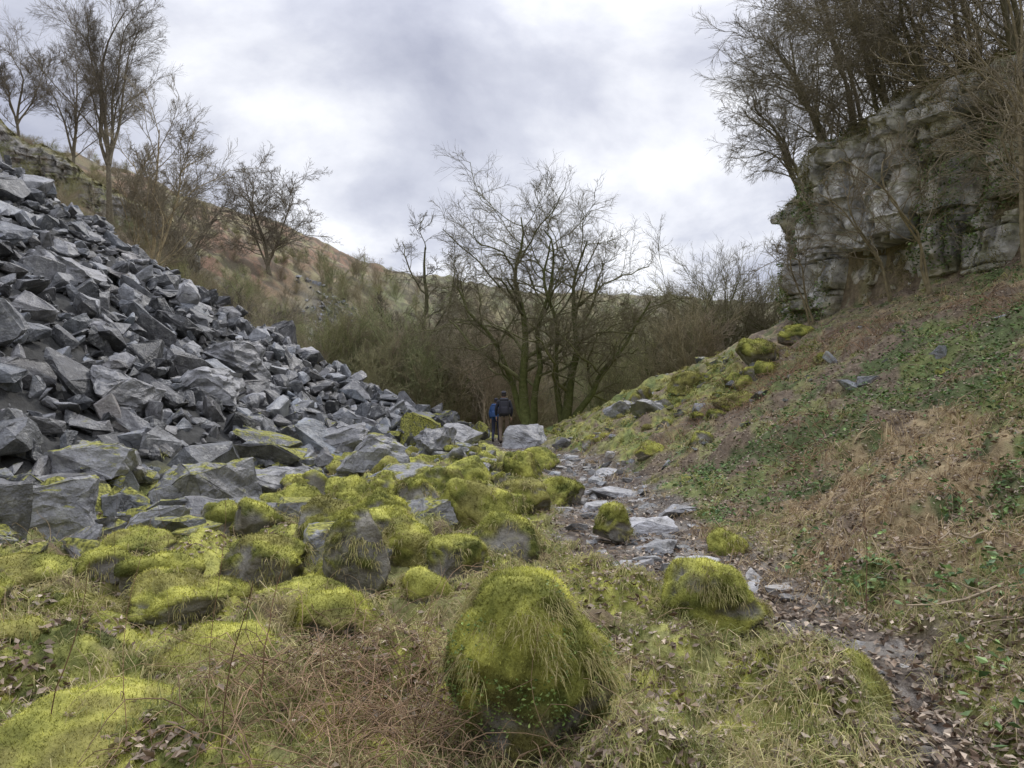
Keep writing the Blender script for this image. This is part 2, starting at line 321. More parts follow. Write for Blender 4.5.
# ---------------------------------------------------------------- mossy boulders
def ico(sub):
    bm=bmesh.new(); bmesh.ops.create_icosphere(bm,subdivisions=sub,radius=1); bm.verts.index_update()
    V=np.array([v.co[:] for v in bm.verts]);T=np.array([[v.index for v in f.verts] for f in bm.faces]);bm.free(); return V,T
ICO={s:ico(s) for s in (4,5,6)}
def vnorm(V,T):
    fn=np.cross(V[T[:,1]]-V[T[:,0]],V[T[:,2]]-V[T[:,0]]); n=np.zeros_like(V)
    for k in range(3): np.add.at(n,T[:,k],fn)
    return nrm(n)
FUZ=[];DRP=[]
def mossy(px,d,w,h,seed,sub=5,cover=.0,p=None,top=None,facet=1.0):
    V0,T=ICO[sub]; r=np.random.default_rng(seed*7+1)
    V=V0*1.12
    f=fbm3(V0[:,0]*1.3+seed*3.1,V0[:,1]*1.3,V0[:,2]*1.3,seed,2)-.5
    V=V*(1+f*.5)[:,None]
    for k in range(11):
        nn=r.normal(0,1,3); nn[2]*=.75; nn/=np.linalg.norm(nn); dd=r.uniform(.62,.9); e=V@nn-dd; V=V-np.outer(np.maximum(e,0)*.92*facet,nn)
    g=fbm3(V0[:,0]*3+seed,V0[:,1]*3,V0[:,2]*3,seed+9,4)-.5
    V=V*(1+g*.22)[:,None]
    lowz=np.clip(-V[:,2],0,1); V[:,:2]*=(1+.18*lowz)[:,None]
    V=V*np.array([w,w*.9,h*1.5])*.5/np.array([np.abs(V[:,0]).max(),np.abs(V[:,1]).max(),V[:,2].max()])
    base=at(px,d) if p is None else np.array(p)
    V=V+base+np.array([0,0,h*.2])
    if top is not None:
        zt=1.6+(400-top)/740*d; V[:,2]+=zt-V[:,2].max()
    n=vnorm(V,T)
    mo=ss(.0,.35,n[:,2]*.75+(fbm3(V[:,0]*3,V[:,1]*3,V[:,2]*3,seed+4,4)-.5)*2.5+cover+.06)
    f2=fbm3(V[:,0]*22,V[:,1]*22,V[:,2]*22,5,3)[:,None]
    big=fbm3(V[:,0]*5,V[:,1]*5,V[:,2]*5,15,4)[:,None]
    green=mosscol(np.clip(.55*(f2-.5)+1.9*(big-.5)+.28+.30*n[:,2:3],0,1))  # moss colour brightened on upward faces, top light painted in
    br=ss(.54,.64,fbm3(V[:,0]*2.3,V[:,1]*2.3,V[:,2]*2.3,45,4))[:,None]*.6; green=green*(1-br)+c3(.22,.19,.075)*br   # dry brown moss patches
    dk=.65*ss(.3,-.4,n[:,2:3]); green=green*(1-dk)+c3(.10,.09,.035)*dk  # undersides darkened: painted shade mixed with dead brown moss
    grey=(c3(.14,.12,.09)*(1-big)+c3(.34,.33,.30)*big)*(.5+f2)
    V=V+n*(mo*.022*(.3+big[:,0]*2+f2[:,0]*.8))[:,None]
    C=grey*(1-mo[:,None])+green*mo[:,None]
    return V,T,C,n,mo
def emitfuzz(V,T,C,n,mo,count,L,r=rng,dr=.022):
    ar=np.linalg.norm(np.cross(V[T[:,1]]-V[T[:,0]],V[T[:,2]]-V[T[:,0]]),axis=1); a=ar*(mo[T[:,0]]+.01)
    idx=r.choice(len(T),count,p=a/a.sum()); b=r.dirichlet([1,1,1],count)
    tri=T[idx]; p=(V[tri]*b[:,:,None]).sum(1); FUZ.append((p,n[tri[:,0]],C[tri[:,0]],np.full(count,L)*r.uniform(.3,1.4,count)))
    pp=V[T[:,0]]; cl=ss(.54,.66,fbm3(pp[:,0]*5,pp[:,1]*5,pp[:,2]*5,88,2))*np.clip(.7-np.abs(n[T[:,0],2]-.3),0,1); a=ar*(cl+1e-5); m=max(int(count*dr),10)
    idx=r.choice(len(T),m,p=a/a.sum()); b=r.dirichlet([1,1,1],m); DRP.append(((V[T[idx]]*b[:,:,None]).sum(1),n[T[idx,0]]))
B=[(527,3.75,.86,.80,1,44000,.02,576,.30),(430,5.6,.52,.52,2,8000,.022,572,.2),(357,6.4,.6,.5,3,7000,.022,512,-.1),(480,9.4,1.1,.72,4,9000,.03,480,.25),(500,7.6,.8,.5,5,9000,.025,515,.15),
 (325,7.8,.75,.45,6,6000,.025,500,.1),(420,10.5,.9,.6,7,6000,.03,480,.05),(705,5.7,.78,.38,8,10000,.025,560,.25),(612,8.8,.42,.32,9,2500,.03,505,.2),(380,9.0,.9,.5,10,5000,.03,490,-.05),
 (265,6.5,.8,.35,12,6000,.025,538,.1),(815,4.35,.66,.36,13,9000,.025,648,.1),(95,3.5,1.15,.3,14,24000,.02,705,.35),(300,10.5,.9,.5,16,4000,.03,None,.0),(455,6.9,.55,.35,17,4000,.025,540,.1),
 (560,12,.8,.4,18,3000,.035,None,.2),(520,15,.9,.5,19,3000,.035,None,.2),(700,14.5,.6,.3,20,1500,.03,None,.1),(760,20,1.2,.6,21,2500,.04,None,.2),(690,22,1.5,.55,22,3000,.04,None,.2),(60,5.6,1.1,.35,23,12000,.025,596,.25),
 (175,5.7,.8,.25,24,8000,.025,None,.15),(330,5.0,.6,.22,25,7000,.025,None,.2),(725,8.2,.4,.25,28,1500,.03,None,.1),(405,7.6,.65,.4,31,5000,.025,520,.0),
 (440,12.5,.9,.5,34,3000,.03,468,.1),(345,10.2,.8,.5,35,4000,.03,478,.0),(525,11,.8,.4,36,3000,.03,480,.2),(215,6.2,.7,.25,37,6000,.025,578,.15),(150,7.2,.9,.3,38,5000,.025,532,.05),(30,6.6,1.0,.3,39,6000,.025,556,.15),(240,4.6,.9,.22,40,10000,.022,632,.2),
 (20,4.4,.9,.25,41,12000,.022,646,.3),(390,8.3,.5,.3,43,3000,.03,508,-.1),(470,14.5,1.0,.5,45,2500,.03,458,.2),(400,17,1.0,.5,46,2000,.03,450,.0),(540,18,1.1,.5,47,2500,.03,448,.2),(300,5.8,.7,.25,49,7000,.022,584,.1),
 (735,17,1.0,.4,50,2000,.035,None,.2),(800,22,1.3,.5,51,2000,.04,None,.15),(650,16,.8,.35,52,2000,.03,None,.2)]
HERO=None
for (px,d,w,h,s,cnt,L,top,cov) in B:
    V,T,C,n,mo=mossy(px,d,w,h,s,sub=6 if s==1 else 5,cover=cov,top=top,facet=.75 if s in (1,14,40,41) else 1)
    if s==1: HERO=(V,T,n)
    build('mossy_boulder',V,None,T,M_boulder,C,smooth=True); emitfuzz(V,T,C,n,mo,int(cnt*.85),L)
parts=[]
for i in range(160):
    if i<130:
        y=4.2+rng.random()**.8*17; xl=np.interp(y,*SX)-.3; xr=np.interp(y,[4,12,22],[.2,.4,-1.2]); x=xl+(xr-xl)*rng.random()
        if abs(x/y)>.78: continue
        cv_=-.25+.5*rng.random()
    else:
        y=16+rng.random()*12; x=np.interp(y,*RX)+.4+rng.random()*5; cv_=-.3+.5*rng.random()
    w=.2+.55*rng.random()**1.4; h=w*(.35+.35*rng.random()); p=[x,y,Hs(x,y)-.03]
    V,T,C,n,mo=mossy(0,0,w,h,200+i,sub=4,cover=cv_,p=p); parts.append((V,None,T,C)); emitfuzz(V,T,C,n,mo,int(1500*min(1,8/y)*w*2)+150,.03)
V,q,t,C=merge(parts); build('mossy_rocks',V,None,t,M_boulder,C,smooth=True)
# ---------------------------------------------------------------- blades
def blades(base,d0,L,width,drop,col,K=4,tipc=1.2,basec=.6,r=rng):
    n=len(base); side=nrm(np.cross(d0,np.array([0,0,1.0]))+r.normal(0,.35,(n,3)))
    P=[base]; p=base
    for k in range(K-1):
        d=nrm(d0+np.array([0,0,-1.0])*(drop*k)[:,None]); p=p+d*(L/(K-1))[:,None]; P.append(p)
    V=np.zeros((n,2*(K-1)+1,3)); C=np.zeros_like(V)
    for k in range(K-1):
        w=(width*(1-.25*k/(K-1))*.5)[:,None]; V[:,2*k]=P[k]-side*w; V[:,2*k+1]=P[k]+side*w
        f=basec+(tipc-basec)*k/(K-1); C[:,2*k]=col*f; C[:,2*k+1]=col*f  # darker bases: natural blade tone plus slight painted shade
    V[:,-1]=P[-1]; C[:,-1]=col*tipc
    m=2*(K-1)+1; o=(np.arange(n)*m)[:,None]
    Q=np.concatenate([o+np.array([[2*k,2*k+1,2*k+3,2*k+2]]) for k in range(K-2)]) if K>2 else None
    T=o+np.array([[2*(K-2),2*(K-2)+1,m-1]])
    return V.reshape(-1,3),Q,T,C.reshape(-1,3)
p=np.concatenate([f[0] for f in FUZ]);nn=np.concatenate([f[1] for f in FUZ]);c=np.concatenate([f[2] for f in FUZ]);l=np.concatenate([f[3] for f in FUZ])
N=len(p); d0=nrm(nn+rng.normal(0,.6,(N,3))); dist=np.linalg.norm(p,axis=1)
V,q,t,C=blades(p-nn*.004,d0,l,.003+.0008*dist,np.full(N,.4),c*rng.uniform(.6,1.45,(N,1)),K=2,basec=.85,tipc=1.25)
build('moss_fronds',V,q,t,M_fuzz,C); print('fuzz',N)
p=np.concatenate([f[0] for f in DRP]);nn=np.concatenate([f[1] for f in DRP]); rep=4; p=np.repeat(p,rep,0)+rng.normal(0,.012,(len(p)*rep,3)); nn=np.repeat(nn,rep,0); N=len(p)
cb=rng.random((N,1)); dist=np.linalg.norm(p,axis=1)
V,q,t,C=blades(p,nrm(nn+rng.normal(0,.5,(N,3))),rng.uniform(.04,.13,N),np.maximum(.003,.0009*dist),rng.uniform(.6,1.6,N),c3(.32,.33,.10)*(1-cb)+c3(.56,.47,.25)*cb); build('boulder_grass',V,q,t,M_blade,C)
def wedge(n,dmin,dmax,pw,amax=44):
    a=np.radians(rng.uniform(-amax,amax,n)); d=dmin*(dmax/dmin)**(rng.random(n)**pw); return np.sin(a)*d,np.cos(a)*d
x,y=wedge(280000,2.4,12,.8); k=masks(x,y); ok=(k['moss']*(1-k['scr'])>rng.random(len(x))); x=x[ok];y=y[ok]; z=H(x,y); n=len(x)
c=groundcolor(x,y,z)*rng.uniform(.65,1.4,(n,1)); d0=nrm(np.stack([rng.normal(0,.6,n),rng.normal(0,.6,n),np.ones(n)],-1))
V,q,t,C=blades(np.stack([x,y,z-.004],-1),d0,rng.uniform(.012,.04,n),.003+.001*np.hypot(x,y),np.full(n,.3),c,K=2,basec=.85,tipc=1.25)
build('ground_moss',V,q,t,M_fuzz,C)
def tufts(n,dmin,dmax,pw,accept,nb,Lr,drop,colA,colB,wid=.004,spread=.6,rad=.05,amax=44):
    x,y=wedge(n,dmin,dmax,pw,amax); k=masks(x,y); pr=accept(x,y,k); ok=pr>rng.random(n); x=x[ok];y=y[ok]; n=len(x)
    az0=rng.uniform(0,6.28,n); tl=rng.uniform(.5,1.4,n); tcx=rng.random(n)
    x=np.repeat(x,nb);y=np.repeat(y,nb);tl=np.repeat(tl,nb);tcx=np.repeat(tcx,nb);az0=np.repeat(az0,nb)
    m=len(x); az=rng.uniform(0,6.28,m); rr=rad*np.sqrt(rng.random(m)); x=x+np.cos(az)*rr;y=y+np.sin(az)*rr; z=H(x,y)-.01
    lean=rng.uniform(.1,1,m)*spread
    d0=nrm(np.stack([np.cos(az)*lean+.35*np.cos(az0),np.sin(az)*lean+.35*np.sin(az0),np.ones(m)],-1))
    L=rng.uniform(*Lr,m)*tl; mixf=np.clip(tcx+rng.normal(0,.2,m),0,1)[:,None]
    col=(np.array(colA)*(1-mixf)+np.array(colB)*mixf)*rng.uniform(.7,1.3,(m,1))
    dd=np.hypot(x,y)
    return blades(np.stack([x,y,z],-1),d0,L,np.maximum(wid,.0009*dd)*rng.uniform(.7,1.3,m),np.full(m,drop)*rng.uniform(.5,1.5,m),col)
g1=(.24,.29,.09);g2=(.64,.60,.28);st=(.70,.57,.36);st2=(.38,.27,.16)
parts=[]
tn=lambda x,y:ss(.43,.58,fbm2(x*1.1,y*1.1,91,3))
parts.append(tufts(16000,2.3,26,.9,lambda x,y,k:(1-k['R'])*(1-k['path'])*(1-k['scr'])*(.10+.55*tn(x,y)),16,(.05,.19),1.0,g1,g2))
parts.append(tufts(4000,2.3,11,.9,lambda x,y,k:(1-k['path'])*(1-k['scr'])*np.exp(-((np.abs(k['side'])-.8)/.5)**2)*(k['side']<1.8)*ss(.4,.58,k['b']),20,(.1,.26),1.0,g1,g2))
parts.append(tufts(9000,2.5,26,.8,lambda x,y,k:k['R']*(1-k['path'])*(ss(.47,.60,fbm2(x*1.3,y*1.3,73,4))*(1-.5*ss(4,8,k['side']))*.9),14,(.07,.22),.9,g1,g2))
parts.append(tufts(4000,14,30,.6,lambda x,y,k:(k['R'])*(1-k['path'])*ss(17,22,y)*(1-ss(7,9,x))*.7,14,(.1,.25),1.0,(.27,.30,.08),(.60,.55,.22)))
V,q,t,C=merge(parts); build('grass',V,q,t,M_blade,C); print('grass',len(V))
parts=[tufts(12000,3,22,.75,lambda x,y,k:np.clip(k['straw'],0,1),16,(.12,.42),1.3,st,st2,.004,1.6,.12),
 tufts(8500,2.3,18,.9,lambda x,y,k:(1-k['R'])*(1-k['path'])*(1-k['scr'])*(1-.6*k['moss'])*ss(.39,.55,fbm2(x*1.2,y*1.2,95,3))*.9,16,(.08,.28),1.1,st,g2,.004,.9,.07)]
V,q,t,C=merge(parts); build('dead_grass',V,q,t,M_blade,C)
def leaves(name,x,y,z,size,tilt,cols,curl=.25,N0=None):
    n=len(x); az=rng.uniform(0,6.28,n)
    nn=np.stack([rng.normal(0,tilt,n),rng.normal(0,tilt,n),np.ones(n)],-1)
    if N0 is not None: nn=N0+rng.normal(0,tilt,(n,3))
    nn=nrm(nn); a=np.stack([np.cos(az),np.sin(az),np.zeros(n)],-1)
    a=nrm(a-nn*(a*nn).sum(1)[:,None]); b=np.cross(nn,a); s=size[:,None]; o=np.stack([x,y,z],-1)
    cu=(rng.uniform(-curl,curl*1.6,n)*size)[:,None]
    V=np.stack([o-a*s*.5,o-b*s*.3+nn*cu-a*s*.08,o+a*s*.1,o+b*s*.3+nn*cu-a*s*.08,o+a*s*.55+nn*cu*.6],1)
    i=(np.arange(n)*5)[:,None]; T=np.concatenate([i+np.array([[0,2,1]]),i+np.array([[0,3,2]]),i+np.array([[1,2,4]]),i+np.array([[2,3,4]])])
    C=np.repeat(cols*rng.uniform(.6,1.4,(n,1)),5,axis=0); return build(name,V.reshape(-1,3),None,T,M_leaf,C)
x,y=wedge(160000,2.4,24,.75); k=masks(x,y)
pr=(k['litter']*.85+(1-k['R'])*.32*ss(.4,.6,k['b'])+.55*np.exp(-k['dp']/.8))*(1-.4*k['path'])*(1-k['scr'])*(1-.5*k['straw'])
ok=pr>rng.random(len(x)); x=x[ok];y=y[ok];n=len(x); cb=rng.random((n,1))**1.3
cols=(c3(.13,.08,.05)*(1-cb)+c3(.54,.45,.35)*cb)
leaves('leaf_litter',x,y,H(x,y)+rng.uniform(.003,.035,n),rng.uniform(.03,.07,n),.45,cols)
x,y=wedge(120000,3,26,.7); k=masks(x,y); ok=(k['ivy']*(1-k['path'])*.8)>rng.random(len(x)); x=x[ok];y=y[ok];n=len(x); cb=rng.random((n,1))
leaves('ivy_leaves',x,y,H(x,y)+rng.uniform(.01,.2,n),rng.uniform(.03,.085,n),.5,c3(.05,.11,.035)*(1-cb)+c3(.22,.33,.10)*cb)
V,T,nb_=HERO; pp=V[T[:,0]]; a=ss(.48,.6,fbm3(pp[:,0]*4,pp[:,1]*4,pp[:,2]*4,188,2))*(nb_[T[:,0],2]>-.4)+1e-5; idx=rng.choice(len(T),1500,p=a/a.sum()); P0=V[T[idx,0]]+nb_[T[idx,0]]*rng.uniform(.01,.035,(1500,1)); cb=rng.random((1500,1))
leaves('wood_sorrel',P0[:,0],P0[:,1],P0[:,2],rng.uniform(.010,.024,1500),.5,c3(.10,.17,.04)*(1-cb)+c3(.26,.34,.1)*cb,N0=nb_[T[idx,0]])
# ---------------------------------------------------------------- tubes / stems / trees
def tubes(P,R,ns,col):
    B,K,_=P.shape; T=np.gradient(P,axis=1); T=nrm(T); ref=nrm(np.cross(T.mean(1),np.array([.31,.87,.38])))[:,None]
    U=nrm(ref-T*(ref*T).sum(-1,keepdims=True)); W=np.cross(T,U)
    a=np.arange(ns)*2*np.pi/ns
    V=P[:,:,None]+R[:,:,None,None]*(np.cos(a)[:,None]*U[:,:,None]+np.sin(a)[:,None]*W[:,:,None])
    i=np.arange(B)[:,None,None]*K*ns+np.arange(K-1)[None,:,None]*ns; j=np.arange(ns)[None,None]; j2=(j+1)%ns
    Q=np.stack(np.broadcast_arrays(i+j,i+j2,i+ns+j2,i+ns+j),-1).reshape(-1,4)
    C=np.broadcast_to(np.asarray(col).reshape(-1,1,1,3) if np.ndim(col)==2 else np.asarray(col).reshape(1,1,1,3),(B,K,ns,3)).reshape(-1,3)
    return V.reshape(-1,3),Q,None,C.copy()
def walk(p0,d,L,K,wig,up,r):
    B=len(p0);P=[p0];p=p0
    for k in range(K-1):
        p=p+d*(L/(K-1))[:,None]; P.append(p); d=nrm(d+r.normal(0,wig,(B,3))+np.array([0,0,up]))
    return np.stack(P,1)
def grow(P,R,levels,seed):
    r=np.random.default_rng(seed); out=[(P,R)]
    for (n,t0,t1,ang,lf,rf,K,wig,up,rmin) in levels:
        B,Kp,_=P.shape; Lp=np.linalg.norm(np.diff(P,axis=1),axis=2).sum(1)
        idx=np.repeat(np.arange(B),n); m=len(idx); t=t0+(t1-t0)*((np.tile(np.arange(n),B)+r.random(m))/n)
        f=t*(Kp-1); i=np.clip(f.astype(int),0,Kp-2); fr=(f-i)[:,None]
        p=P[idx,i]*(1-fr)+P[idx,i+1]*fr; T=nrm(P[idx,i+1]-P[idx,i]); rad=R[idx,i]*(1-fr[:,0])+R[idx,i+1]*fr[:,0]
        perp=nrm(np.cross(T,r.normal(0,1,(m,3)))); a=r.normal(ang,ang*.25,m)[:,None]
        d=nrm(T*np.cos(a)+perp*np.sin(a)+np.array([0,0,up*1.5]))
        L=Lp[idx]*lf*(1.1-.5*t)*r.uniform(.5,1.3,m)
        r0=np.maximum(rad*rf*r.uniform(.7,1,m),rmin)
        P=walk(p,d,L,K,wig,up,r); R=r0[:,None]*np.linspace(1,.35,K)[None]; R=np.maximum(R,rmin*.6); out.append((P,R))
    return out
def stem(pts,r0,r1,K=12,wig=.0,seed=0):
    pts=np.array(pts,float); t=np.linspace(0,1,len(pts)); tt=np.linspace(0,1,K)
    P=np.stack([np.interp(tt,t,pts[:,i]) for i in range(3)],-1); r=np.random.default_rng(seed)
    P[1:]+=r.normal(0,wig,(K-1,3)); P[1:-1]=(P[:-2]+2*P[1:-1]+P[2:])/4
    R=r0+(r1-r0)*tt**.8; R[0]*=1.45; return P,R
def treemesh(name,stems,levels,seed,colt,cols,sides=(8,5,4,3,3,3)):
    P=np.stack([s[0] for s in stems]);R=np.stack([s[1] for s in stems]); o=grow(P,R,levels,seed); parts=[]
    for i,(p,r) in enumerate(o):
        w=min(i/3,1); c=np.array(colt)*(1-w)+np.array(cols)*w
        parts.append(tubes(p,r,sides[min(i,5)],rng.uniform(.75,1.25,(len(p),1))*c))
    V,q,t,C=merge(parts); return V,q,C
def tree(name,base,stems,levels,seed,colt=(.14,.155,.055),cols=(.21,.185,.12)):
    V,q,C=treemesh(name,stems,levels,seed,colt,cols); ob=build(name,V,q,None,M_bark,C,smooth=True); ob.location=base; return ob
LV=[(14,.2,1,1.0,.52,.6,10,.2,.01,.022),(9,.15,1,.8,.5,.55,8,.18,.01,.012),(7,.1,1,.7,.55,.5,6,.15,.0,.007),(6,.1,1,.6,.75,.6,4,.13,.0,.005)]
b=(.75,32.5); z0=Hs(*b)-.2
tree('ash_tree',(b[0],b[1],z0),[stem([(0,0,0),(-.25,.2,2.5),(-.1,0,5),(-.6,.3,7.6),(-.3,.2,9.8)],.28,.03,14,.1,1),stem([(.1,0,0),(-.5,.4,2),(-1.3,.3,4.0),(-2.6,.2,5.6),(-3.4,0,7.0)],.19,.03,14,.12,2),
  stem([(.0,0,.2),(.4,-.2,2.6),(.3,-.1,5.2),(1.2,0,7.4),(1.0,0,9.4)],.19,.03,14,.12,3)],LV,21)
b=(2.3,32); z0=Hs(*b)-.2
tree('sycamore_tree',(b[0],b[1],z0),[stem([(0,0,0),(.2,0,2),(.5,.2,4),(.3,.2,6.3),(.9,.2,8.4)],.26,.03,14,.1,4),stem([(.0,0,.0),(.9,.1,1.3),(1.9,.2,2.9),(2.9,.2,4.3),(3.8,0,5.6)],.19,.03,14,.12,5),
  stem([(-.1,0,0),(-.5,-.2,2.2),(-.3,-.1,4.6),(-.9,0,6.8),(-.6,0,8.2)],.17,.03,14,.12,6)],LV,22)
b=(-5.4,44); z0=Hs(*b)-.5
tree('gnarled_tree',(b[0],b[1],z0),[stem([(0,0,0),(.3,0,3),(-.2,0,6),(.5,.2,9),(.2,0,12)],.38,.05,14,.2,7),stem([(.1,0,4.),(-1.5,.4,6.5),(-3,.3,8.5)],.2,.03,14,.18,8),stem([(.2,0,5),(1.6,.1,7.5),(2,.2,10.5)],.18,.03,14,.18,9)],
 [(9,.25,1,1.0,.4,.6,9,.3,.02,.035),(8,.15,1,.9,.5,.55,7,.26,.02,.018),(8,.1,1,.8,.55,.5,5,.2,.02,.011),(5,.1,1,.6,.7,.6,3,.16,.0,.008)],23,(.12,.12,.055),(.17,.15,.11))
for (px,d,hh,sd) in [(712,42,9,31),(745,46,9,32),(665,44,6.5,33),(690,50,9,36),(770,40,6.5,37),(450,40,5,38),(385,46,7,39),(350,44,6,48),(475,46,7,49)]:
    x=(px-512)/740*d; z0=Hs(x,d)-.3
    st_=[stem([(0,0,0),(random.uniform(-.3,.3),0,hh*.35),(random.uniform(-1.4,1.4),.2,hh*.7),(random.uniform(-2.6,2.6),0,hh*random.uniform(.8,1))],.12,.03,10,.12,sd+i) for i in range(4)]
    tree('hazel_tree',(x,d,z0),st_,[(10,.15,1,.65,.55,.5,8,.18,.04,.018),(8,.15,1,.6,.5,.55,6,.16,.03,.010),(7,.1,1,.6,.55,.55,4,.16,.02,.007),(3,.1,1,.5,.7,.6,3,.14,0,.006)],sd)
LB=[(15,.22,1,.65,.40,.5,9,.09,.05,.03),(9,.15,1,.65,.5,.55,6,.11,.03,.016),(7,.1,1,.6,.55,.55,5,.11,.01,.010),(5,.1,1,.5,.75,.6,3,.12,-.02,.008)]
def simple_tree(name,px,d,h,r0,lv,sd,nst=1,lean=.4,colt=(.2,.175,.125),cols=(.2,.175,.135),split=.3):
    x=(px-512)/740*d; rr=random.Random(sd); z0=Hs(x,d)-.4
    ss_=[stem([(0,0,0),(rr.uniform(-lean,lean),rr.uniform(-lean,lean),h*.35),(rr.uniform(-lean,lean)*2,rr.uniform(-lean,lean)*2,h*.7),(rr.uniform(-lean,lean)*2,0,h)],r0,r0*.15,12,h*.012,sd)]
    for i in range(nst-1):
        s0=ss_[0][0][int(12*split)]; sg=1 if i%2 else -1; ss_.append(stem([s0,s0+np.array([sg*lean*rr.uniform(.5,2),rr.uniform(-1,1),h*.3]),s0+np.array([sg*lean*rr.uniform(2,4),rr.uniform(-1,1)*2,h*(.9-split)])],r0*.6,r0*.12,12,h*.012,sd+5+i))
    return tree(name,(x,d,z0),ss_,lv,sd,colt,cols)
simple_tree('birch_tree',153,44,15.5,.2,LB,41,3,.5,(.46,.37,.22),(.27,.235,.17))
simple_tree('ash_tree',108,72,22,.3,LB,42,5,.9)
simple_tree('ash_tree',75,78,14,.22,LB,47,3,.8)
simple_tree('ash_tree',190,60,11,.2,LB,43,3,.8)
simple_tree('ash_tree',14,84,12,.2,LB,44,4,1.2)
simple_tree('hawthorn_tree',268,104,14,.3,[(14,.15,1,.9,.55,.55,8,.18,.03,.04),(9,.15,1,.75,.5,.55,6,.16,.03,.025),(8,.1,1,.7,.45,.55,5,.16,.02,.018),(4,.1,1,.6,.6,.6,3,.16,.0,.014)],45,5,1.3,split=.12)
simple_tree('birch_tree',245,52,7,.12,LB,46,3,.6)
LBk=[(10,.12,1,.65,.5,.5,6,.18,.04,.02),(9,.12,1,.6,.5,.55,5,.16,.03,.013),(6,.1,1,.6,.65,.6,3,.16,.02,.010)]
protos=[]
for i in range(6):
    rr=random.Random(60+i); hh=7
    ss_=[stem([(rr.uniform(-.3,.3),rr.uniform(-.3,.3),0),(rr.uniform(-.6,.6),rr.uniform(-.6,.6),hh*.4),(rr.uniform(-2,2),rr.uniform(-2,2),hh)],.08,.02,9,.12,i*7+j) for j in range(4)]
    c=np.array([(.31,.29,.165),(.34,.295,.185),(.28,.295,.15),(.35,.29,.21),(.29,.255,.175),(.32,.315,.16)][i])
    V,q,C=treemesh('w',ss_,LBk,70+i,c,c*1.05); protos.append(build('scrub_tree_mesh',V,q,None,M_bark,C,smooth=True,link=False))
wood=D.objects.new('distant_woodland',None); SC.collection.objects.link(wood)
def inst(x,y,s,sz=1):
    o=D.objects.new('scrub_tree',protos[rng.integers(6)]); o.location=(x,y,Hs(x,y)-.3); o.scale=(s,s,s*sz); o.rotation_euler=(0,0,rng.uniform(0,6.28)); o.parent=wood; SC.collection.objects.link(o)
cnt=0
while cnt<700:
    px=rng.uniform(150,810) if rng.random()<.7 else rng.uniform(300,560); d=38*(200/38)**rng.random(); x=(px-512)/740*d
    dfv=float(sdpoly(np.array([x]),np.array([d]),FAR)[0])
    if dfv>50: continue
    if dfv>24 and rng.random()<.3: continue
    if abs(x+.235*d)<3.5 and 54<d<112 and rng.random()<.85: continue
    if -float(sdpoly(np.array([x]),np.array([d]),CL)[0])>-1 and x>10: continue
    if d<50 and 430<px<650 and rng.random()<.7: continue
    s=rng.uniform(.38,.85)*(1+.002*d)
    if dfv>18: s*=.7
    if px<330: s*=.75
    inst(x,d,s,rng.uniform(.8,1.2)); cnt+=1
for i in range(70):
    px=rng.uniform(60,390); d=rng.uniform(35,58); inst((px-512)/740*d,d,rng.uniform(.3,.62))
for i in range(420):
    px=rng.uniform(-60,440); d=rng.uniform(55,135); inst((px-512)/740*d,d,rng.uniform(.12,.46),.7)
